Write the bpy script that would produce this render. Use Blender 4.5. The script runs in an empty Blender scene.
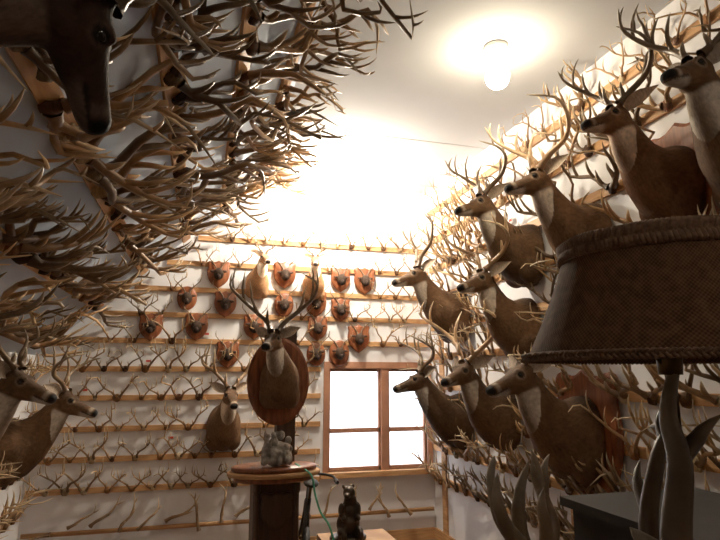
import bpy, math, random
import numpy as np
from mathutils import Vector, Matrix
R=random.Random(11)
rad=math.radians
SC=bpy.context.scene
# ------------------------------------------------------------------ materials
def newmat(name):
    m=bpy.data.materials.new(name); m.use_nodes=True
    nt=m.node_tree; b=nt.nodes['Principled BSDF']; return m,nt,b
def noise(nt,scale,detail=4,vec=None,coord='Object',stretch=None):
    tc=nt.nodes.new('ShaderNodeTexCoord'); n=nt.nodes.new('ShaderNodeTexNoise')
    n.inputs['Scale'].default_value=scale; n.inputs['Detail'].default_value=detail
    if stretch:
        mp=nt.nodes.new('ShaderNodeMapping'); mp.inputs['Scale'].default_value=stretch
        nt.links.new(tc.outputs[coord],mp.inputs['Vector']); nt.links.new(mp.outputs[0],n.inputs['Vector'])
    else: nt.links.new(tc.outputs[coord],n.inputs['Vector'])
    return n
def bump(nt,b,src,st,dist=.01):
    bp=nt.nodes.new('ShaderNodeBump'); bp.inputs['Strength'].default_value=st; bp.inputs['Distance'].default_value=dist
    nt.links.new(src,bp.inputs['Height']); nt.links.new(bp.outputs[0],b.inputs['Normal'])
def mat_noise(name,c1,c2,scale=5,rough=.7,bst=.2,stretch=None,metal=0,dist=.01):
    m,nt,b=newmat(name); n=noise(nt,scale,5,stretch=stretch)
    cr=nt.nodes.new('ShaderNodeValToRGB'); cr.color_ramp.elements[0].color=(*c1,1); cr.color_ramp.elements[1].color=(*c2,1)
    cr.color_ramp.elements[0].position=.3; cr.color_ramp.elements[1].position=.7
    nt.links.new(n.outputs['Fac'],cr.inputs[0]); nt.links.new(cr.outputs[0],b.inputs['Base Color'])
    b.inputs['Roughness'].default_value=rough; b.inputs['Metallic'].default_value=metal
    if bst: bump(nt,b,n.outputs['Fac'],bst,dist)
    return m
def mat_vcol(name,rough=.6,scale=30,amt=.35,bst=.3,stretch=None,spec=.5,dist=.006):
    m,nt,b=newmat(name); a=nt.nodes.new('ShaderNodeAttribute'); a.attribute_name='Col'
    n=noise(nt,scale,4,stretch=stretch); n2=noise(nt,scale*.18,3)
    ad=nt.nodes.new('ShaderNodeMath'); ad.operation='ADD'; nt.links.new(n.outputs['Fac'],ad.inputs[0]); nt.links.new(n2.outputs['Fac'],ad.inputs[1])
    mr=nt.nodes.new('ShaderNodeMapRange'); mr.inputs[1].default_value=.65; mr.inputs[2].default_value=1.35
    mr.inputs[3].default_value=1-amt; mr.inputs[4].default_value=1+amt*.6
    nt.links.new(ad.outputs[0],mr.inputs[0])
    vm=nt.nodes.new('ShaderNodeVectorMath'); vm.operation='SCALE'
    nt.links.new(a.outputs['Color'],vm.inputs[0]); nt.links.new(mr.outputs[0],vm.inputs['Scale'])
    nt.links.new(vm.outputs[0],b.inputs['Base Color']); b.inputs['Roughness'].default_value=rough
    b.inputs['Specular IOR Level'].default_value=spec
    bump(nt,b,n.outputs['Fac'],bst,dist)
    return m
M={}
M['antler']=mat_vcol('antler_bone',.4,22,.45,.3)
M['fur']=mat_vcol('deer_hair',.75,38,.5,.5,stretch=(3,.7,1.2),spec=.2,dist=.004)
M['pine']=mat_noise('pine_board',(.40,.20,.08),(.60,.34,.15),6,.6,.1,(1,1,9))
M['plaque']=mat_noise('walnut_plaque',(.14,.040,.016),(.32,.105,.04),7,.35,.1,(6,1,1))
M['darkwood']=mat_noise('dark_wood',(.045,.022,.012),(.10,.05,.027),7,.45,.2,(8,8,1))
M['wall']=mat_noise('white_wall_board',(.73,.73,.76),(.80,.80,.83),2,.8,.05)
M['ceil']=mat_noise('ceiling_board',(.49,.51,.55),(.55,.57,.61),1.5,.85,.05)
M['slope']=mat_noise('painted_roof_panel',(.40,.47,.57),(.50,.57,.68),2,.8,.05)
M['floor']=mat_noise('floor_boards',(.10,.055,.03),(.2,.12,.07),5,.5,.2,(8,.7,1))
M['rear']=mat_noise('dark_panelling',(.12,.08,.055),(.2,.14,.09),5,.6,.2,(8,1,1))
M['wintrim']=mat_noise('window_wood',(.33,.15,.09),(.45,.22,.13),8,.5,.1)
M['black'],_nt,_b=newmat('glossy_black'); _b.inputs['Base Color'].default_value=(.008,.006,.005,1); _b.inputs['Roughness'].default_value=.12
M['brass']=mat_noise('dark_brass',(.07,.045,.02),(.12,.08,.035),20,.4,0,metal=1)
M['porc']=mat_noise('porcelain',(.7,.68,.64),(.78,.76,.72),10,.3,0)
M['paper']=mat_noise('paper_label',(.7,.7,.68),(.8,.8,.78),40,.8,0)
M['red']=mat_noise('red_ink',(.55,.04,.03),(.65,.07,.05),40,.7,0)
M['bronze']=mat_noise('bronze_patina',(.025,.016,.011),(.07,.042,.024),15,.4,.3,metal=.4)
M['stone']=mat_noise('carved_stone_grey',(.17,.15,.13),(.55,.51,.46),30,.9,.9)
M['green']=mat_noise('green_strap_cloth',(.05,.30,.18),(.09,.42,.26),40,.7,.1)
M['seam']=mat_noise('seam_tape',(.42,.42,.44),(.48,.48,.50),10,.9,0)
M['darkbox']=mat_noise('black_lacquer',(.008,.006,.005),(.016,.012,.010),10,.7,.05)
def mat_weave(name,c1,c2,sc):
    m,nt,b=newmat(name); tc=nt.nodes.new('ShaderNodeTexCoord'); sp_=nt.nodes.new('ShaderNodeSeparateXYZ'); nt.links.new(tc.outputs['Object'],sp_.inputs[0])
    at=nt.nodes.new('ShaderNodeMath'); at.operation='ARCTAN2'; nt.links.new(sp_.outputs[1],at.inputs[0]); nt.links.new(sp_.outputs[0],at.inputs[1])
    def s(src,k):
        a=nt.nodes.new('ShaderNodeMath'); a.operation='MULTIPLY'; a.inputs[1].default_value=k; nt.links.new(src,a.inputs[0])
        q=nt.nodes.new('ShaderNodeMath'); q.operation='SINE'; nt.links.new(a.outputs[0],q.inputs[0]); return q.outputs[0]
    mu=nt.nodes.new('ShaderNodeMath'); mu.operation='MULTIPLY'; nt.links.new(s(at.outputs[0],sc*.22),mu.inputs[0]); nt.links.new(s(sp_.outputs[2],sc),mu.inputs[1])
    n=noise(nt,60,4); ad=nt.nodes.new('ShaderNodeMath'); ad.operation='MULTIPLY_ADD'; ad.inputs[1].default_value=.3; nt.links.new(mu.outputs[0],ad.inputs[0]); nt.links.new(n.outputs['Fac'],ad.inputs[2])
    cr=nt.nodes.new('ShaderNodeValToRGB'); cr.color_ramp.elements[0].color=(*c1,1); cr.color_ramp.elements[1].color=(*c2,1); cr.color_ramp.elements[0].position=.2; cr.color_ramp.elements[1].position=.85
    nt.links.new(ad.outputs[0],cr.inputs[0]); nt.links.new(cr.outputs[0],b.inputs['Base Color']); b.inputs['Roughness'].default_value=.9
    b.inputs['Specular IOR Level'].default_value=.15
    bump(nt,b,ad.outputs[0],.4,.0015); return m
M['shade']=mat_weave('lampshade_woven_cloth',(.045,.021,.010),(.13,.066,.032),900)
M['braid']=mat_noise('braid_cord',(.08,.038,.018),(.18,.098,.052),90,.85,.7,dist=.003)
def mat_emit(name,col,st):
    m,nt,b=newmat(name); b.inputs['Base Color'].default_value=(*col,1)
    b.inputs['Emission Color'].default_value=(*col,1); b.inputs['Emission Strength'].default_value=st; return m
M['bulbA']=mat_emit('bulb_glow_warm',(1,.82,.56),90)
M['bulbB']=mat_emit('bulb_glow_bright',(1,.87,.68),1250)
M['fill_bulb']=mat_emit('fill_bulb_glow',(1,.84,.66),70)  # glow of the added fill bulb behind the camera
g,nt,b=newmat('window_glass'); nt.nodes.remove(b)
tr=nt.nodes.new('ShaderNodeBsdfTransparent'); gl=nt.nodes.new('ShaderNodeBsdfGlossy'); gl.inputs['Roughness'].default_value=.02
mx=nt.nodes.new('ShaderNodeMixShader'); mx.inputs[0].default_value=.05
nt.links.new(tr.outputs[0],mx.inputs[1]); nt.links.new(gl.outputs[0],mx.inputs[2]); nt.links.new(mx.outputs[0],nt.nodes['Material Output'].inputs[0]); M['glass']=g
# ------------------------------------------------------------------ mesh helpers
def catmull(P,n):
    P=np.array(P,float); k=len(P)-1
    Q=np.vstack([2*P[0]-P[1],P,2*P[-1]-P[-2]]); out=[]
    for i in range(n):
        u=i/(n-1)*k; s=min(int(u),k-1); t=u-s; a,b,c,d=Q[s],Q[s+1],Q[s+2],Q[s+3]
        out.append(.5*((2*b)+(-a+c)*t+(2*a-5*b+4*c-d)*t*t+(-a+3*b-3*c+d)*t**3))
    return np.array(out)
def tube(P,rr,sides=6,flat=1.0):
    P=np.array(P,float); n=len(P); T=np.gradient(P,axis=0); T/=np.linalg.norm(T,axis=1)[:,None]+1e-9
    ref=np.array([0,0,1.]) if abs(T[0][2])<.9 else np.array([1.,0,0])
    u=np.cross(T[0],ref); u/=np.linalg.norm(u); V=[]
    ang=np.arange(sides)*2*math.pi/sides
    for i in range(n):
        u=u-T[i]*np.dot(u,T[i]); u/=np.linalg.norm(u)+1e-9; w=np.cross(T[i],u)
        V.append(P[i]+rr[i]*(np.cos(ang)[:,None]*u+flat*np.sin(ang)[:,None]*w))
    V=np.vstack(V); F=[]
    for i in range(n-1):
        for j in range(sides):
            k=(j+1)%sides; F.append((i*sides+j,i*sides+k,(i+1)*sides+k,(i+1)*sides+j))
    return V,F
class MB:
    def __init__(s): s.V=[];s.F=[];s.C=[];s.MI=[];s.n=0;s.mats=[]
    def mi(s,m):
        if m not in s.mats: s.mats.append(m)
        return s.mats.index(m)
    def add(s,V,F,mat,col=(1,1,1),T=None):
        V=np.array(V,float)
        if T is not None:
            A=np.array(T); V=V@A[:3,:3].T+A[:3,3]
        c=np.array(col,float)
        if c.ndim==1: c=np.tile(c,(len(V),1))
        i=s.mi(mat); o=s.n
        s.V.append(V); s.C.append(c); s.F+= [tuple(q+o for q in f) for f in F]; s.MI+=[i]*len(F); s.n+=len(V)
    def box(s,x0,x1,y0,y1,z0,z1,mat,T=None):
        V=[(x,y,z) for x in(x0,x1) for y in(y0,y1) for z in(z0,z1)]
        F=[(0,1,3,2),(4,6,7,5),(0,4,5,1),(2,3,7,6),(0,2,6,4),(1,5,7,3)]
        s.add(V,F,mat,T=T)
    def ell(s,c,r,mat,col=(1,1,1),T=None,n=12,m=10):
        V=[];F=[]
        for i in range(m+1):
            th=math.pi*(.02+.96*i/m)
            for j in range(n):
                a=2*math.pi*j/n; V.append((c[0]+r[0]*math.sin(th)*math.cos(a),c[1]+r[1]*math.sin(th)*math.sin(a),c[2]+r[2]*math.cos(th)))
        for i in range(m):
            for j in range(n):
                k=(j+1)%n; F.append((i*n+j,(i+1)*n+j,(i+1)*n+k,i*n+k))
        F.append(tuple(range(n))[::1]); F.append(tuple(m*n+j for j in range(n))[::-1])
        s.add(V,F,mat,col,T)
    def lathe(s,prof,mat,c=(0,0,0),n=32,sx=1,sy=1):
        V=[];F=[]
        for r,z in prof:
            for j in range(n):
                a=2*math.pi*j/n; V.append((c[0]+r*sx*math.cos(a),c[1]+r*sy*math.sin(a),c[2]+z))
        for i in range(len(prof)-1):
            for j in range(n):
                k=(j+1)%n; F.append((i*n+j,i*n+k,(i+1)*n+k,(i+1)*n+j))
        s.add(V,F,mat)
    def prism(s,pts,y0,y1,mat,bev=0,T=None):
        n=len(pts); P=np.array(pts); c=P.mean(0)
        rings=[(P,y0),(P,y1-bev*.6)] + ([(c+(P-c)*(1-bev/np.abs(P-c).max()*1.5),y1)] if bev else [(P,y1)])
        V=[];F=[]
        for Q,y in rings: V+=[(q[0],y,q[1]) for q in Q]
        for i in range(2):
            for j in range(n):
                k=(j+1)%n; F.append((i*n+j,i*n+k,(i+1)*n+k,(i+1)*n+j))
        F.append(tuple(range(n))[::-1]); F.append(tuple(2*n+j for j in range(n)))
        s.add(V,F,mat,T=T)
    def obj(s,name,smooth=True,parent=None):
        me=bpy.data.meshes.new(name+'_mesh'); V=np.vstack(s.V)
        me.from_pydata(V.tolist(),[],s.F)
        for m in s.mats: me.materials.append(M[m])
        me.polygons.foreach_set('material_index',s.MI)
        me.polygons.foreach_set('use_smooth',[smooth]*len(s.F))
        ca=me.color_attributes.new('Col','FLOAT_COLOR','POINT'); C=np.ones((len(V),4)); C[:,:3]=np.vstack(s.C)
        ca.data.foreach_set('color',C.ravel()); me.update()
        ob=bpy.data.objects.new(name,me); SC.collection.objects.link(ob)
        if parent: ob.parent=parent
        return ob
def empty(name,loc=(0,0,0),mat=None):
    e=bpy.data.objects.new(name,None); SC.collection.objects.link(e); e.empty_display_size=.1
    if mat is not None: e.matrix_world=mat
    else: e.location=loc
    return e
# ------------------------------------------------------------------ antlers
def half_antler(mb,rng,side,base,ctrl,r0,sides,nb,tines,T=None,tone=1.0,up=(0,0,1),tk=.72,jit=.012):
    c=np.array(ctrl,float).copy(); c[:,0]*=side
    j=np.array([[rng.uniform(-jit,jit) for _ in range(3)] for _ in range(len(c))]); j[0]=0
    c=c+j+np.array(base)
    P=catmull(c,nb); ts=np.linspace(0,1,nb); rr=r0*(1-.75*ts**1.3); rr[0]*=1.35; rr[-1]=.0015
    V,F=tube(P,rr,sides)
    dk=np.array([.18,.10,.048])*tone; md=np.array([.38,.245,.13])*tone; tp=np.array([.80,.68,.49])*tone
    def cc(t): 
        t=np.clip(t,0,1)[:,None]; return np.where(t<.5,dk+(md-dk)*t*2,md+(tp-md)*(t-.5)*2)
    mb.add(V,F,'antler',cc(np.repeat(ts**1.2,sides)),T)
    for (tt,L,dx,dy) in tines:
        if rng.random()<.06: continue
        k=min(int(tt*(nb-1)),nb-2); f=tt*(nb-1)-k; p=P[k]*(1-f)+P[k+1]*f
        L=L*rng.uniform(.7,1.25)
        u=np.array(up,float); d=u+np.array([side*(dx+rng.uniform(-.2,.2)),dy+rng.uniform(-.22,.22),0]); d/=np.linalg.norm(d)
        bend=np.array([-side*.16*L,.14*L,0])
        q=catmull([p,p+d*L*.35-bend*.4+np.array([0,.12*L,0]),p+d*L*.7-bend*.1+np.array([0,.1*L,0]),p+d*L],6)
        rt=r0*(1-.6*tt)*tk; sd_=max(5,sides-1); V,F=tube(q,[rt*1.2,rt,rt*.9,rt*.72,rt*.45,.001],sd_)
        mb.add(V,F,'antler',cc(np.repeat(np.array([.3,.42,.52,.68,.85,1.]),sd_)),T)
WALLC=[(0,0,0),(.025,.03,.05),(.09,.06,.125),(.165,.11,.185),(.20,.19,.21),(.16,.29,.215)]
WALLT=[(.14,.07,-.1,.25),(.42,.15,.1,.0),(.60,.15,.0,.1),(.78,.10,-.1,.15)]
SLOC=[(0,0,0),(.055,.035,.035),(.15,.06,.08),(.225,.10,.13),(.24,.18,.20),(.17,.25,.25)]
SLOT=[(.14,.11,-.1,.55),(.34,.20,.1,.6),(.52,.21,-.05,.5),(.70,.16,-.25,.4)]
MNTC=[(0,0,0),(.035,-.03,.06),(.115,-.06,.135),(.195,-.01,.20),(.225,.09,.25),(.165,.20,.275)]
MNTT=[(.12,.09,-.1,.35),(.36,.19,.1,-.05),(.54,.20,.0,.05),(.70,.16,-.1,.1),(.86,.08,-.2,.1)]
MULC=[(0,0,0),(.02,-.02,.08),(.09,-.04,.17),(.17,-.03,.25),(.23,.02,.31),(.22,.08,.40)]
MULT=[(.10,.05,-.1,.3),(.40,.24,-.15,.35),(.60,.2,.35,.0),(.78,.16,-.3,.4)]
def rack_template(seed,sides=5,tone=1.0,C_=WALLC,T_=WALLT,r0=.0135,full=False):
    rng=random.Random(seed); mb=MB()
    lo,hi=(.65,1.35) if full else (.75,1.25)
    c=[(a*rng.uniform(lo,hi),b*rng.uniform(lo,hi),z*rng.uniform(.85,1.2)) for a,b,z in C_]
    t=T_[:4 if full else rng.choice([2,3,4,4])]
    if rng.random()<.4: t=t+[(.9,.06,-.1,.1)]
    for sd in (-1,1): half_antler(mb,rng,sd,(sd*.028,.03,.01),c,r0*rng.uniform(.85,1.15),sides,11 if full else 9,t,tone=tone,tk=.8 if full else .72,jit=.018)
    pc=rng.choice([(.10,.05,.03),(.45,.36,.25),(.22,.11,.05)])
    V,F=tube([(0,0,-.035),(0,.014,-.03),(0,.024,0),(0,.02,.03),(0,.004,.04)],[.02,.034,.042,.034,.012],8,.5)
    mb.add(V,F,'fur',pc)
    return mb
TM=[rack_template(100+i) for i in range(18)]+[rack_template(200+i,6,1,SLOC,SLOT,.021,True) for i in range(22)]
NW,NS=18,22
for t in TM: t.Vc=np.vstack(t.V); t.Cc=np.vstack(t.C)
def place_racks(name,placements):
    V=[];F=[];C=[];MI=[];n=0
    for k,T,tone in placements:
        t=TM[k]; A=np.array(T); v=t.Vc@A[:3,:3].T+A[:3,3]; V.append(v); C.append(t.Cc*np.array(tone))
        F+=[(a+n,b+n,c+n,d+n) for a,b,c,d in t.F]; MI+=t.MI; n+=len(v)
    mb=MB(); mb.mats=TM[0].mats; mb.V=V;mb.C=C;mb.F=F;mb.MI=MI;mb.n=n
    return mb.obj(name)
def fr(out,up,loc,s=1,roll=0,sx=1):
    o=Vector(out).normalized(); u=Vector(up).normalized(); x=o.cross(u)
    m=Matrix(((x[0],o[0],u[0],0),(x[1],o[1],u[1],0),(x[2],o[2],u[2],0),(0,0,0,1)))
    return Matrix.Translation(loc)@m@Matrix.Rotation(roll,4,'Y')@Matrix.Diagonal((s*sx,s,s,1))
# ------------------------------------------------------------------ room
XL,XR,YB,YF,H=-1.3,2.2,5.2,-1.6,3.35
SX,SM=.5,.94
def zs(x): return H+SM*(x-SX)
def xs(z): return SX+(z-H)/SM
W=(1.16,2.13,.63,1.56)
mb=MB()
mb.prism([(XL,0),(W[0],0),(W[0],H),(SX,H),(XL,zs(XL))],YB,YB+.12,'wall')
mb.box(W[0],W[1],YB,YB+.12,0,W[2],'wall'); mb.box(W[0],W[1],YB,YB+.12,W[3],H,'wall'); mb.box(W[1],XR,YB,YB+.12,0,H,'wall')
mb.obj('wall_back',False)
mb=MB(); mb.box(XR,XR+.12,YF-.12,YB+.12,0,H+.12,'wall'); mb.obj('wall_right',False)
mb=MB(); mb.box(XL-.12,XL,YF-.12,YB+.12,0,zs(XL),'wall'); mb.obj('wall_left',False)
mb=MB(); mb.prism([(XL,0),(XR,0),(XR,H),(SX,H),(XL,zs(XL))],YF-.12,YF,'rear'); mb.obj('wall_front',False)
mb=MB(); mb.box(XL-.12,XR+.12,YF-.12,YB+.12,-.12,0,'floor'); mb.obj('floor',False)
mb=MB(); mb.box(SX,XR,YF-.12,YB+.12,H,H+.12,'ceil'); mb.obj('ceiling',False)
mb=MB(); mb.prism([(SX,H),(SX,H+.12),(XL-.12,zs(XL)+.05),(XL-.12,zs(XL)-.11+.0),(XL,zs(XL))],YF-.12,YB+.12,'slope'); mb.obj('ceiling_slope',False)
mb=MB(); mb.box(SX,XR,3.94,3.955,H-.002,H,'seam'); mb.box(SX,XR,1.5,1.515,H-.002,H,'seam'); mb.obj('trim_1',False)
mb=MB(); mb.box(XL+.02,XR-.02,YB-.02,YB,0,.1,'pine'); mb.obj('baseboard_back',False)
mb=MB(); mb.box(XR-.02,XR,YF,YB-.02,0,.1,'pine'); mb.obj('baseboard_right',False)
mb=MB(); mb.box(XL,XL+.02,YF,YB-.02,0,.1,'pine'); mb.obj('baseboard_left',False)
# window
mb=MB(); x0,x1,z0,z1=W; y=YB
mb.box(x0-.05,x0,y-.02,y+.10,z0-.05,z1+.06,'wintrim'); mb.box(x1,x1+.05,y-.02,y+.10,z0-.05,z1+.06,'wintrim')
mb.box(x0,x1,y-.02,y+.10,z1,z1+.06,'wintrim')
mb.box(x0-.08,x1+.06,y-.06,y+.10,z0-.045,z0,'pine')
xm=(x0+x1)/2+.06
mb.box(xm-.035,xm+.035,y-.012,y+.10,z0,z1,'wintrim')
for a,b in((x0,xm-.035),(xm+.035,x1)):
    zm=z0+.36
    mb.box(a,b,y+.02,y+.06,zm-.02,zm+.02,'wintrim'); mb.box(a,b,y+.02,y+.06,z0,z0+.035,'wintrim'); mb.box(a,b,y+.05,y+.09,z1-.03,z1,'wintrim')
    mb.box(a,a+.02,y+.02,y+.06,z0,z1,'wintrim'); mb.box(b-.02,b,y+.02,y+.06,z0,z1,'wintrim')
    mb.box(a,b,y+.045,y+.05,z0,z1,'glass')
mb.obj('window_1',False)
# ------------------------------------------------------------------ rails
BZ=[.58,.82,1.06,1.31,1.55,1.79,2.02,2.25,2.49,2.73]
RZ=[.55,.83,1.11,1.39,1.67,1.95,2.24,2.53,2.82,3.12]
LZ=[.45,.75,1.05,1.35]
SD=[.12,.52,.94,1.40,1.86,2.28]
mb=MB()
def backx(z):
    a=max(XL+.03,xs(z+.05)+.03); b=W[0]-.08 if (z<1.66 and z>.55) else XR-.03
    return a,b
for z in BZ:
    a,b=backx(z); mb.box(a,b,YB-.02,YB,z-.022,z+.022,'pine')
mb.obj('display_rail_board',False)
mb=MB()
for z in RZ: mb.box(XR-.02,XR,.2,YB-.03,z-.028,z+.028,'pine')
for yy,za,zb in((3.05,.1,1.25),(4.95,.1,2.2)): mb.box(XR-.016,XR-.0005,yy-.045,yy+.045,za,zb,'pine')
mb.obj('display_rail_board',False)
mb=MB()
for z in LZ: mb.box(XL,XL+.02,.2,YB-.03,z-.03,z+.03,'pine')
mb.obj('display_rail_board',False)
up=Vector((1,0,SM)).normalized(); nn=Vector((SM,0,-1)).normalized(); top=Vector((SX,0,H))
def sp(d,y,o=0): return top-up*d+nn*o+Vector((0,y,0))
mb=MB()
for d in SD:
    T=fr(nn,up,sp(d,0)); mb.box(-(YB-.03),-.1,0,.02,-.04,.04,'pine',T=T)
mb.obj('display_rail_board',False)
# ------------------------------------------------------------------ deer
def loft(rings,n=28):
    V=[];F=[]
    for (cy,cz,ang,w,ht,hb,sq) in rings:
        uy,uz=-math.sin(ang),math.cos(ang)
        for j in range(n):
            a=2*math.pi*j/n; cx=math.cos(a); sn=math.sin(a)
            cx=math.copysign(abs(cx)**sq,cx); s2=math.copysign(abs(sn)**sq,sn); h=ht if sn>0 else hb
            V.append((w*cx,cy+uy*h*s2,cz+uz*h*s2))
    m=len(rings)
    for i in range(m-1):
        for j in range(n):
            k=(j+1)%n; F.append((i*n+j,i*n+k,(i+1)*n+k,(i+1)*n+j))
    F.append(tuple(range(n))[::-1]); F.append(tuple((m-1)*n+j for j in range(n)))
    return V,F
HA=(.36,.335); HANG=-26; hc,hs=math.cos(rad(HANG)),math.sin(rad(HANG))
def hp(s,t,x=0): return (x,HA[0]+s*hc-t*hs,HA[1]+s*hs+t*hc)
def build_deer_base():
    mb=MB()
    nk=[(0,-.03,0,.165,.235,.235,.9),(.07,-.03,4,.175,.232,.235,.95),(.15,-.005,16,.160,.202,.205,1),(.22,.045,32,.128,.158,.162,1),(.28,.115,45,.100,.122,.125,1),(.33,.185,52,.083,.100,.105,1),(.37,.25,58,.070,.082,.09,1),(.395,.30,62,.056,.06,.065,1)]
    V,F=loft([(a,b,rad(c),d,e,f,g) for a,b,c,d,e,f,g in nk]); mb.add(V,F,'fur')
    hd=[(-.01,.025,.025,.03),(.015,.052,.048,.055),(.05,.064,.060,.074),(.09,.068,.060,.082),(.125,.063,.052,.080),(.155,.052,.043,.072),(.19,.044,.038,.062),(.225,.039,.035,.053),(.26,.037,.033,.046),(.285,.038,.033,.041),(.303,.034,.028,.034),(.316,.020,.015,.018)]
    V,F=loft([(HA[0]+s*hc,HA[1]+s*hs,rad(HANG),w,a,b,.92) for s,w,a,b in hd]); mb.add(V,F,'fur')
    for sd in(-1,1):
        c=hp(.108,.040,sd*.043); mb.ell(c,(.021,.032,.017),'fur')
        c=hp(.045,.055,sd*.028); mb.ell(c,(.017,.017,.022),'fur')
        c=hp(.10,-.035,sd*.042); mb.ell(c,(.026,.045,.038),'fur')
        c=hp(.297,.010,sd*.022); mb.ell(c,(.014,.014,.013),'fur')
        mb.ell((sd*.10,.08,-.14),(.08,.10,.12),'fur')
    ob=mb.obj('tmp_deer'); md=ob.modifiers.new('r','REMESH'); md.mode='VOXEL'; md.voxel_size=.0085
    s=ob.modifiers.new('s','SMOOTH'); s.factor=.6; s.iterations=6
    dg=bpy.context.evaluated_depsgraph_get(); ev=ob.evaluated_get(dg); me=ev.to_mesh()
    V=np.zeros(len(me.vertices)*3); me.vertices.foreach_get('co',V); V=V.reshape(-1,3).copy()
    F=[tuple(p.vertices) for p in me.polygons]; ev.to_mesh_clear()
    bpy.data.objects.remove(ob)
    V[:,1]=np.maximum(V[:,1],.001)
    return V,F
DV,DF=build_deer_base()
def sm(x,a,b):
    t=np.clip((x-a)/(b-a),0,1); return t*t*(3-2*t)
EYE=(.118,.026,.054)
def deer_cols():
    x,y,z=DV.T; dy=y-HA[0]; dz=z-HA[1]; s=dy*hc+dz*hs; t=-dy*hs+dz*hc
    C=np.tile(np.array([.150,.082,.041]),(len(DV),1))
    def mix(m,c): 
        nonlocal C; m=np.clip(m,0,1)[:,None]; C=C*(1-m)+np.array(c)*m
    dors=sm(z-(-.02+.75*y),.0,.16)*(1-sm(s,.02,.1)); mix(dors*.8,(.062,.035,.020))
    mix(sm(-(z+.06),.0,.16)*.6,(.075,.043,.026))
    head=sm(s,.0,.04)*(t>-.13)
    mix(sm(s,.03,.06)*(1-sm(s,.11,.15))*sm(-t,.060,.078)*(y>.36),(.62,.55,.46))
    mix(head*sm(t,.015,.05)*(1-sm(s,.22,.28))*.75,(.062,.034,.020))
    mix(head*(1-sm(np.abs(s-.19),.02,.06))*sm(t,-.01,.02)*.4,(.07,.04,.026))
    thr=sm(y-.75*(z+.1),.18,.205)*(s<.05)*sm(z,.165,.19); mix(thr*.95,(.62,.55,.46))
    mix(sm(s,.19,.23)*sm(-t,.012,.026)*(y>.4)*.8,(.50,.43,.36))
    mix(sm(s,.25,.262)*(1-sm(s,.275,.285))*.65,(.46,.39,.31))
    mix(sm(s,.284,.294)*sm(t,-.016,-.008),(.012,.01,.01))
    for sd in(-1,1):
        e=np.array(hp(EYE[0],EYE[1],sd*EYE[2])); d=np.linalg.norm(DV-e,axis=1)
        mix((1-sm(d,.022,.034))*.5,(.38,.29,.21)); mix(1-sm(d,.016,.022),(.03,.02,.015))
    mix((s>.21)*(np.abs(t+.016)<.004)*(y>.5)*.8,(.03,.02,.015))
    return C
DC=deer_cols()
def ear(mb,sd,tint,turn):
    n,m=11,9; base=np.array(hp(.022,.026,sd*.044)); L=.185
    ax=np.array([sd*.86,-.25,.42]); ax/=np.linalg.norm(ax)
    fwd=np.array([sd*.25,.95,-.05]); fwd-=ax*fwd.dot(ax); fwd/=np.linalg.norm(fwd); wv=np.cross(ax,fwd)
    for layer,(off,col) in enumerate(((-.005,np.array([.11,.062,.035])*tint),(.0,np.array([.38,.30,.23])*tint))):
        V=[];F=[]
        for i in range(n):
            u=i/(n-1); wd=.048*(math.sin(math.pi*min(1,(u*.86+.14)))**.75)*(1 if u<.6 else 1-.45*((u-.6)/.4))+.001
            for j in range(m):
                v=-1+2*j/(m-1); a=v*1.25*(1-.35*u)
                V.append(base+ax*(u*L)+wv*wd*math.sin(a)+fwd*((1-math.cos(a))*wd*.9+off*(1-abs(v)**4)))
        for i in range(n-1):
            for j in range(m-1):
                f=(i*m+j,i*m+j+1,(i+1)*m+j+1,(i+1)*m+j); F.append(f if layer else f[::-1])
        mb.add(turn(np.array(V),full=True),F,'fur',col)
def shield(w,h,n=12):
    P=[]
    half=[(0,.5),(.18,.44),(.40,.47),(.5,.40),(.46,.25),(.5,.05),(.44,-.18),(.28,-.36),(.1,-.46),(0,-.52)]
    h1=catmull([(a,0,b) for a,b in half],24)
    for p in h1: P.append((p[0]*w,p[2]*h))
    for p in h1[-2:0:-1]: P.append((-p[0]*w,p[2]*h))
    return P[::-1]
def oval(w,h,n=36): return [(w/2*math.cos(-2*math.pi*i/n),h/2*math.sin(-2*math.pi*i/n)) for i in range(n)]
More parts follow.
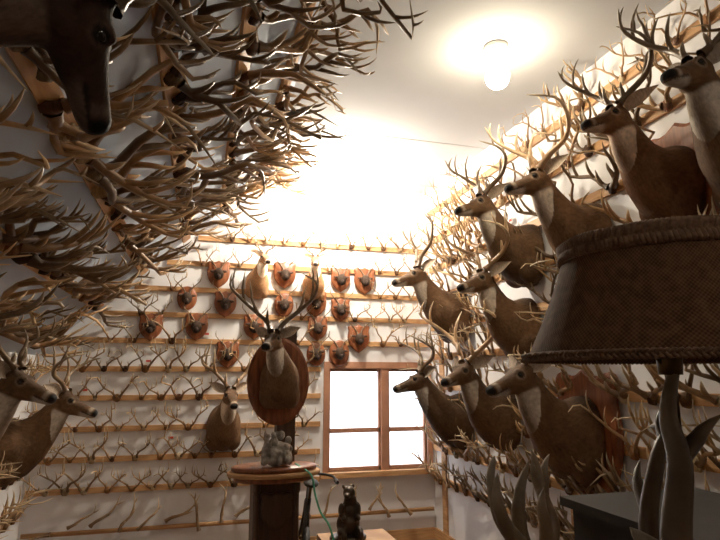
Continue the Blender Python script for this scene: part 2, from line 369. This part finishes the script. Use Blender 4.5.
def deer_mount(T,scale=1,turn=0,pitch=0,seed=1,rs=1.0,kind='w',tint=1.0,plaque=None,rtone=1.0,antl=True,name='mounted_deer_head',pls=1.0):
    rng=random.Random(seed)
    e=empty(name,mat=T@Matrix.Diagonal((scale,scale,scale,1)))
    off=.0
    if plaque:
        mb=MB(); 
        if plaque=='shield': mb.prism(shield(.50*pls,.70*pls),0,.028,'plaque',.02)
        else: mb.prism(oval(.46*pls,.64*pls),0,.028,'plaque',.02)
        o=mb.obj('plaque',False,e); off=.028; o.location.z=-.02
    ta,pa=rad(turn),rad(pitch); piv=np.array([0,.16,0]); pp=np.array([0,.33,.22])
    def tf(V,full=False):
        V=np.array(V,float); w=np.ones(len(V)) if full else sm(V[:,1]+.35*V[:,2],.14,.44)
        wp=np.ones(len(V)) if full else sm(V[:,1]+.35*V[:,2],.36,.48)
        a=pa*wp; d=V-pp; y=d[:,1]*np.cos(a)-d[:,2]*np.sin(a); z=d[:,1]*np.sin(a)+d[:,2]*np.cos(a); V=np.stack([V[:,0],y+pp[1],z+pp[2]],1)
        a=ta*w; d=V-piv; x=d[:,0]*np.cos(a)-d[:,1]*np.sin(a); y=d[:,0]*np.sin(a)+d[:,1]*np.cos(a)
        V=np.stack([x,y+piv[1],V[:,2]],1); V[:,1]+=off; return V
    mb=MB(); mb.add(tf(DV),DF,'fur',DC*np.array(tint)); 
    for sd in(-1,1): ear(mb,sd,np.array(tint),tf)
    mb.obj('head_and_neck',True,e)
    mb=MB()
    for sd in(-1,1):
        k=MB(); k.ell((0,0,0),(.0145,.0165,.0145),'black'); mb.add(tf(np.vstack(k.V)+np.array(hp(*EYE[:2],sd*(EYE[2]-.006))),True),k.F,'black')
    mb.obj('glass_eyes',True,e)
    if antl:
        C_,T_=(MNTC,MNTT) if kind=='w' else (MULC,MULT)
        for sd in(-1,1):
            k=MB()
            half_antler(k,rng,sd,(0,0,0),np.array(C_)*rs*np.array([1.05,1,1]),.0195*(.6+.4*rs),9,18,[(a,b*rs,c,d) for a,b,c,d in T_],tone=rtone)
            V=np.vstack(k.V); b=hp(.045,.068,sd*.03)
            k2=MB(); k2.add(tf(V+np.array(b),True),k.F,'antler',np.vstack(k.C)); k2.obj('antler_'+('left' if sd<0 else 'right'),True,e)
    return e
def RW(y,z): return Matrix.Translation((XR-.021,y,z))@Matrix.Rotation(rad(90),4,'Z')
def BW(x,z): return Matrix.Translation((x,YB-.021,z))@Matrix.Rotation(rad(180),4,'Z')
def LW(y,z): return Matrix.Translation((XL+.021,y,z))@Matrix.Rotation(rad(-90),4,'Z')
rm=[ # y,z,scale,turn,seed,rs,kind,tint,plaque,rtone
 (3.34,2.34,.95,10,1,1.0,'w',.9,None,.5),
 (2.68,2.30,.92,4,2,1.2,'w',1.35,None,1.5),
 (2.04,2.40,.86,6,3,1.0,'w',(1.3,1.1,.95),'shield',.5),
 (1.64,2.38,.90,14,4,1.05,'w',1.0,None,.5),
 (4.46,2.03,1.0,2,5,1.05,'m',1.0,None,.5),
 (3.42,1.84,.92,14,6,1.05,'w',1.2,None,1.4),
 (4.46,1.15,.98,-4,7,1.0,'w',.6,None,.45),
 (3.74,1.22,.96,20,8,1.3,'w',.9,None,1.6),
 (2.86,1.17,1.03,10,9,.0,'w',1.05,'shield',.8),
]
for (y,z,s,t,sd,rs,k,tn,pq,rt) in rm:
    deer_mount(RW(y,z),s,t,6,sd,rs if rs else 1,k,tn,pq,rt,antl=rs>0,pls=1.08)
bm=[(.467,2.34,.60,12,21,.5,4.6,None),(.99,2.34,.60,-10,22,.5,4.6,None),(.22,1.08,.84,8,23,1.15,1.3,None)]  # first two: coat tinted very pale to imitate overexposure near the bright bulb
for x,z,s,t,sd,rs,tn,pq in bm: deer_mount(BW(x,z),s,t,0,sd,rs,'w',tn,pq,.9)
deer_mount(LW(4.40,1.03),.95,-8,2,31,.9,'w',1.0,None,.7)
deer_mount(LW(3.35,1.18),.92,-15,2,32,.9,'w',.9,None,.6)
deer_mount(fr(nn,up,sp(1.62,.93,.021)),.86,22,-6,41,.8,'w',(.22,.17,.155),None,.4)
# ------------------------------------------------------------------ post with mount
PX,PY=.42,3.22
mb=MB()
mb.box(PX-.12,PX+.12,PY-.10,PY+.10,0,.96,'darkwood'); mb.box(PX-.14,PX+.14,PY-.12,PY+.12,0,.08,'darkwood')
for z in(.2,.45,.7): 
    mb.prism([(a*.17,b*.2) for a,b in shield(1,1)],0,.02,'darkwood',.012,T=Matrix.Translation((PX,PY-.10,z+.1))@Matrix.Rotation(math.pi,4,'Z'))
for xx in(-.105,.105):
    mb.lathe([(.001,.1),(.02,.1),(.02,.15),(.012,.17),(.018,.5),(.012,.88),(.02,.9),(.02,.94),(.001,.94)],'darkwood',(PX+xx,PY-.11,0),14)
mb.box(PX-.0,PX+.10,PY-.05,PY+.06,.96,1.76,'darkwood')
mb.obj('carved_wooden_post',False)
mb=MB()
for i,(rx,z) in enumerate(((.20,.962),(.235,.987),(.215,1.012))):
    mb.lathe([(.001,z),(rx,z),(rx+.008,z+.006),(rx+.008,z+.018),(rx,z+.024),(.001,z+.024)],'plaque' if i%2==0 else 'pine',(PX-.02,PY-.14,0.0),40,1,.62)
mb.obj('oval_wooden_shelf',True)
T=Matrix.Translation((PX+.0,PY-.051,1.48))@Matrix.Rotation(rad(180),4,'Z')
deer_mount(T,.62,-24,8,51,1.45,'w',1.35,'oval',.55,pls=1.2)
rr=random.Random(9); mb=MB()
for i in range(46):
    a=rr.uniform(0,6.28); h=rr.uniform(0,.135); r=.072*(1-h*1.2)
    mb.ell((PX-.02+math.cos(a)*r,PY-.2+math.sin(a)*r*.6,1.06+h),(rr.uniform(.009,.022),.014,rr.uniform(.010,.034)),'stone',n=7,m=5)
mb.ell((PX-.02,PY-.2,1.10),(.072,.045,.065),'stone')
ob=mb.obj('carved_stone_ornament'); md=ob.modifiers.new('r','REMESH'); md.mode='VOXEL'; md.voxel_size=.005; md.use_smooth_shade=False
P=catmull([(PX+.08,PY-.2,1.048),(PX+.15,PY-.27,1.0),(PX+.17,PY-.28,.91),(PX+.20,PY-.28,.82),(PX+.24,PY-.30,.76),(PX+.27,PY-.32,.66)],26)
mb=MB(); V,F=tube(P,[.008]*26,8,.4); mb.add(V,F,'green'); mb.obj('green_strap')
# ------------------------------------------------------------------ bicycle behind the table
def bike():
    e=empty('bicycle',mat=Matrix.Translation((.72,4.10,0))@Matrix.Rotation(rad(80),4,'Z')@Matrix.Rotation(rad(5),4,'X')@Matrix.Scale(.86,4))
    mb=MB()
    def tb(P,r,m,s=8): V,F=tube(P,[r]*len(P),s); mb.add(V,F,m)
    for cx in(-.5,.5):
        P=[(cx+.31*math.cos(a),0,.33+.31*math.sin(a)) for a in np.linspace(0,2*math.pi,41)]; tb(P,.018,'darkbox')
        P=[(cx+.29*math.cos(a),0,.33+.29*math.sin(a)) for a in np.linspace(0,2*math.pi,41)]; tb(P,.007,'brass',6)
        for k in range(16):
            a=k*math.pi/8; tb([(cx,.02*(-1)**k,.33),(cx+.29*math.cos(a),0,.33+.29*math.sin(a))],.0015,'brass',4)
        tb([(cx,-.04,.33),(cx,.04,.33)],.02,'brass')
    bb=(-.08,0,.30); st=(-.2,0,.80); hd=(.34,0,.82)
    for a,b in((bb,st),(bb,(.36,0,.72)),((-.19,0,.76),hd)): tb([a,b],.015,'darkbox')
    for s in(-.03,.03):
        tb([bb,(-.5,s,.33)],.009,'darkbox'); tb([(-.19,0,.76),(-.5,s,.33)],.008,'darkbox'); tb([(.37,0,.70),(.5,s*1.3,.33)],.01,'darkbox')
    tb([(.37,0,.70),(.33,0,.90)],.015,'darkbox'); tb([st,(-.22,0,.90)],.012,'brass')
    tb(catmull([(.20,-.22,.88),(.28,-.19,.90),(.35,-.06,.90),(.35,.06,.90),(.28,.19,.90),(.20,.22,.88)],20),.011,'darkbox')
    for s in(-1,1): tb([(.21,s*.22,.88),(.12,s*.23,.875)],.017,'darkbox')
    mb.ell((-.23,0,.92),(.13,.06,.03),'darkbox'); mb.lathe([(.001,-.005),(.09,-.005),(.09,.005),(.001,.005)],'brass',(0,0,0),24)
    mb.obj('frame_and_wheels',True,e)
bike()
# ------------------------------------------------------------------ side table + figurine
mb=MB(); tx0,tx1,ty0,ty1=.66,1.04,2.85,3.22; TZ=.645
mb.box(tx0,tx1,ty0,ty1,TZ-.03,TZ,'pine'); mb.box(tx0+.04,tx1-.04,ty0+.04,ty1-.04,TZ-.11,TZ-.03,'pine')
for a in(tx0+.03,tx1-.08):
    for b in(ty0+.03,ty1-.08): mb.box(a,a+.05,b,b+.05,0,TZ-.11,'pine')
mb.obj('side_table',False)
fx,fy,fz=.80,3.08,TZ
mb=MB()
def E(c,r): mb.ell((fx+c[0],fy+c[1],fz+c[2]),r,'bronze')
mb.lathe([(.001,0),(.10,0),(.10,.02),(.001,.02)],'bronze',(fx,fy,fz),28,1,.8)
E((0,0,.075),(.065,.06,.065)); E((.005,0,.13),(.052,.048,.065)); E((.01,-.005,.19),(.036,.036,.04)); E((.0,-.02,.235),(.034,.036,.034)); E((-.02,-.05,.225),(.017,.026,.015))
for s in(-1,1):
    E((s*.026,0,.265),(.011,.008,.013)); E((s*.045,-.045,.045),(.025,.05,.025)); E((s*.045,-.09,.035),(.017,.016,.024))
    E((s*.045,-.03,.15),(.018,.022,.04)); E((s*.038,-.055,.115),(.014,.03,.016))
ob=mb.obj('bear_figurine'); md=ob.modifiers.new('r','REMESH'); md.mode='VOXEL'; md.voxel_size=.006; md.use_smooth_shade=True
s=ob.modifiers.new('s','SMOOTH'); s.iterations=3
# ------------------------------------------------------------------ small trophy shields on back wall
SH=[(.118,2.4),(.72,2.42),(1.26,2.40),(-.144,2.17),(-.43,1.91),(-.05,1.92),(.19,2.13),(.72,2.14),(1.04,1.93),(1.26,2.11),(1.44,1.84),(1.03,1.69),(.23,1.68),(.45,1.93),(1.02,2.16),(1.25,1.70),(.73,1.68),(1.50,2.40)]
for i,(x,z) in enumerate(SH):
    mb=MB(); rg=random.Random(i+5); sc=rg.uniform(.82,.98)
    if i%4==3: mb.prism(oval(.2*sc,.25*sc),0,.02,'plaque',.012)
    else: mb.prism(shield(.22*sc,.27*sc),0,.02,'plaque',.012)
    mb.ell((0,.045,-.005),(.045,.04,.055),'fur',(.05,.03,.02)); mb.ell((0,.075,-.035),(.022,.035,.028),'fur',(.035,.02,.015))
    for sd in(-1,1):
        half_antler(mb,rg,sd,(sd*.018,.04,.035),np.array(MULC)*.42,.007,6,8,[(.35,.045,0,.3),(.7,.04,.1,-.2)],tone=.6,jit=.004)
        mb.ell((sd*.05,.04,.02),(.026,.008,.012),'fur',(.09,.05,.035))
    ob=mb.obj('antler_trophy_shield'); ob.matrix_world=Matrix.Translation((x,YB-.021,z))@Matrix.Rotation(math.pi,4,'Z')
# ------------------------------------------------------------------ rack masses
def tone3(lo,hi):
    t=R.uniform(lo,hi); w=R.uniform(0,1); return (t,t*(.90+.08*w),t*(.72+.22*w))
avoidB=[(x,z-.0,.15) for x,z in SH]+[(.467,2.36,.22),(.99,2.36,.22),(.22,1.1,.26)]
pl=[]
for zi,z in enumerate(BZ):
    a,b=backx(z); x=a+.14
    while x<b-.12:
        s=R.uniform(.48,.78) if z<1.8 else R.uniform(.42,.64)
        if all(math.hypot(x-p,z+.03-q)>r for p,q,r in avoidB) and not(z>1.7 and xs(z+.2)+.1>x):
            pl.append((R.randrange(NW),fr((0,-1,0),(0,0,1),(x,YB-.02,z),s,R.uniform(-.16,.16),R.uniform(.85,1.1)),tone3(.6,1.5)))
        x+=R.uniform(.13,.20)
place_racks('mounted_antler_rack',pl)
avoidR=[(m[0],m[1],.24*m[2]) for m in rm]
pl=[]
for z in RZ:
    y=.45
    while y<YB-.2:
        s=R.uniform(.70,1.08)
        if all(math.hypot(y-p,(z-q)*.8)>r for p,q,r in avoidR) and not(z>3.0 and s>.95):
            pl.append((R.randrange(NW) if s<.92 else NW+R.randrange(NS),fr((-1,0,0),(0,0,1),(XR-.02,y,z-.005),s*(.8 if s>=.92 else 1) if z<3 else s*.75,R.uniform(-.2,.2)),tone3(.4,1.4)))
        y+=R.uniform(.15,.22)
place_racks('mounted_antler_rack',pl)
pl=[]
for z in LZ:
    y=1.5
    while y<YB-.2:
        if all(math.hypot(y-p,z-q)>.25 for p,q in((4.40,1.03),(3.35,1.18))):
            pl.append((R.randrange(NW),fr((1,0,0),(0,0,1),(XL+.02,y,z),R.uniform(.7,.95)),tone3(.7,1.4)))
        y+=R.uniform(.16,.22)
place_racks('mounted_antler_rack',pl)
pl=[]
for di,d in enumerate(SD):
    y=.5+.09*(di%3)
    while y<YB-.24:
        if not(abs(y-.95)<.33 and abs(d-1.60)<.5) :
            tn=R.choice([R.uniform(.25,.5),R.uniform(.4,.8),R.uniform(.7,1.15)]); s=R.uniform(.78,1.2) if d>.3 else R.uniform(.85,1.1)
            rx=R.uniform(-.1,.6) if d>.3 else R.uniform(-.35,.0)
            w=R.uniform(0,1)
            T=fr(nn,up,sp(d+R.uniform(-.02,.02),y,.02))@Matrix.Rotation(R.uniform(-.7,.7),4,'Y')@Matrix.Rotation(rx,4,'X')@Matrix.Rotation(R.uniform(-.5,.5),4,'Z')@Matrix.Scale(s,4)
            pl.append((NW+R.randrange(NS),T,(tn,tn*(.82+.12*w),tn*(.60+.28*w))))
        y+=R.uniform(.17,.25)
place_racks('mounted_antler_rack',pl)
mb=MB(); x=XL+.2
while x<2.0:
    T=fr((0,-1,0),(0,0,1),(x,YB-.06,R.uniform(.26,.36)),R.uniform(.75,1.0),R.uniform(-1.2,1.2))
    half_antler(mb,R,R.choice([-1,1]),(0,0,-.05),[(0,0,0),(.03,.0,.06),(.09,.01,.14),(.14,.015,.24),(.12,.02,.34)],.017,6,9,[(.2,.06,.9,0),(.5,.09,.8,0),(.75,.07,.7,0)],T=T,tone=R.uniform(.8,1.4))
    x+=R.uniform(.14,.24)
mb.box(XL+.03,XR-.03,YB-.045,YB-.02,.255,.285,'pine')
mb.obj('shed_antler_row')
mb=MB()
for x,z in((-.42,1.62),(.05,1.86),(-.9,1.38),(.85,1.42),(-.2,.98)):
    mb.box(x-.035,x+.035,YB-.024,YB-.0205,z-.028,z+.02,'paper'); mb.box(x-.03,x+.01,YB-.026,YB-.024,z-.012,z+.006,'red')
for y,z in((3.0,1.72),(2.3,1.70),(2.3,1.0),(3.6,2.64)): mb.box(XR-.0245,XR-.0205,y-.035,y+.035,z-.03,z+.02,'paper'); mb.box(XR-.026,XR-.0245,y-.03,y+.01,z-.015,z+.005,'red')
mb.obj('paper_label',False)
# ------------------------------------------------------------------ ceiling lights
def bulb(x,y,mat,nm,r=.055,drop=.17):
    e=empty(nm,(x,y,H)); mb=MB()
    mb.lathe([(.001,0),(.065,0),(.07,-.012),(.06,-.03),(.035,-.045),(.03,-.085),(.001,-.085)],'porc',n=28); mb.obj('porcelain_holder',True,e)
    mb=MB(); z=-drop; prof=[(.013,-.086),(.018,-.095)]
    for i in range(11):
        a=math.pi*(.16+.82*i/10); prof.append((r*math.sin(a),z+r*math.cos(a)*1.05))
    mb.lathe(prof,mat,n=20); mb.obj('glass_bulb',True,e)
bulb(1.54,2.60,'bulbA','added_fill_bulb',.068,.19)
bulb(1.12,4.50,'bulbB','added_fill_bulb',.055)
bulb(.75,-.75,'fill_bulb','added_fill_bulb',.068,.19)  # unseen bulb added behind the camera to light the foreground from the front
# ------------------------------------------------------------------ desk, lamp, cabinet
mb=MB(); mb.box(.45,1.25,.45,1.9,.86,.90,'darkwood'); mb.box(.5,1.2,.5,1.85,.76,.86,'darkwood')
for a in(.47,1.17):
    for b in(.47,1.82): mb.box(a,a+.06,b,b+.06,0,.86,'darkwood')
mb.obj('writing_desk',False)
mb=MB(); mb.box(1.3,1.85,1.25,1.83,.08,1.04,'darkbox'); mb.box(1.27,1.87,1.22,1.86,1.04,1.07,'darkbox'); 
for a in(1.3,1.78):
    for b in(1.25,1.76): mb.box(a,a+.07,b,b+.07,0,.08,'darkbox')
mb.box(1.33,1.56,1.235,1.25,.14,1.0,'darkwood'); mb.box(1.59,1.82,1.235,1.25,.14,1.0,'darkwood')
mb.obj('black_cabinet',False)
lx,ly=.825,.845; e=empty('table_lamp',(lx,ly,0))
zb,zt,rb,rt=1.525,1.745,.252,.166
n=24; pr=[]
mb=MB()
for i in range(n+1):
    t=i/n; pr.append((rb+(rt-rb)*t-.006*math.sin(math.pi*t),zb+(zt-zb)*t))
pr+= [(r-.004,z) for r,z in pr[::-1]]; pr.append(pr[0])
mb.lathe(pr,'shade',n=72); mb.obj('shade',True,e)
mb=MB()
def braid(r,z,k,am,rr):
    for ph in (0,2*math.pi/3,4*math.pi/3):
        P=[]; N=420
        for i in range(N+1):
            a=2*math.pi*i/N; q=a*k+ph; P.append(((r+.004*math.sin(2*q))*math.cos(a),(r+.004*math.sin(2*q))*math.sin(a),z+am*math.sin(q)))
        V,F=tube(P,[rr]*(N+1),6); mb.add(V,F,'braid')
braid(rt+.008,zt-.016,46,.017,.006); braid(rb+.003,zb+.006,60,.006,.003)
mb.obj('braided_trim',True,e)
mb=MB(); mb.lathe([(.001,.90),(.11,.90),(.115,.91),(.11,.925),(.03,.935),(.009,.96),(.009,1.5),(.001,1.5)],'brass',n=24)
mb.lathe([(.001,1.50),(.02,1.50),(.022,1.53),(.018,1.56),(.001,1.56)],'brass',n=16)
for a in range(3):
    an=a*2*math.pi/3; V,F=tube([(0,0,zt-.03),(rt*.98*math.cos(an),rt*.98*math.sin(an),zt-.01)],[.0025,.0025],6); mb.add(V,F,'brass')
for s in(-1,1):
    V,F=tube(catmull([(s*.02,0,1.52),(s*.06,0,1.58),(s*.05,0,1.67),(0,0,1.715)],14),[.003]*14,6); mb.add(V,F,'brass')
mb.obj('stem_and_harp',True,e)
mb=MB(); rg=random.Random(77)
half_antler(mb,rg,1,(-.012,-.02,.92),[(0,0,0),(-.02,.0,.15),(-.03,0.0,.3),(-.01,.0,.42),(.0,.0,.52),(.01,.01,.60)],.034,12,26,[(.35,.12,-.9,.2),(.62,.13,1.0,-.3)],tone=.3)
for an,sd,sc in((330,-1,1.05),(60,1,.95)):
    T=Matrix.Rotation(rad(an),4,'Z')@Matrix.Translation((.035,0,.93))
    half_antler(mb,rg,1,(0,0,0),[(0,0,0),(.05,.02*sd,.12),(.06,.03*sd,.28),(.07,.0,.40),(.12,-.02*sd,.46),(.19,0,.47)],.024,10,22,[(.2,.12,.9,.2),(.45,.16,.9,-.2),(.7,.10,.8,0)],T=T,tone=.3)
mb.obj('antler_base',True,e)
mb=MB(); rg=random.Random(5)
T=Matrix.Translation((.93,1.50,.93))@Matrix.Rotation(rad(25),4,'Z')
for sd in(-1,1):
    half_antler(mb,rg,sd,(sd*.02,0,.0),[(0,0,0),(.03,-.01,.07),(.07,0,.13),(.10,.02,.20),(.105,.05,.28),(.08,.06,.35)],.030,10,20,[(.25,.20,-.25,.1),(.45,.20,.15,.2),(.62,.15,.6,.0)],T=T,tone=.5,tk=.85)
mb.ell((0,0,.0),(.05,.045,.03),'fur',(.12,.07,.04),T)
mb.obj('large_deer_antlers')
# ------------------------------------------------------------------ world, camera
w=bpy.data.worlds.new('World'); SC.world=w; w.use_nodes=True; bg=w.node_tree.nodes['Background']
bg.inputs[0].default_value=(.90,.94,1,1); bg.inputs[1].default_value=3.2
cam=bpy.data.cameras.new('Camera'); co=bpy.data.objects.new('Camera',cam); SC.collection.objects.link(co)
cam.sensor_width=36; cam.lens=28; cam.clip_start=.02
co.location=(0,0,1.5); co.rotation_euler=(rad(90+10.6),0,rad(-15.7)); SC.camera=co
SC.view_settings.view_transform='Standard'; SC.view_settings.look='None'; SC.view_settings.exposure=.12; SC.view_settings.gamma=1.08
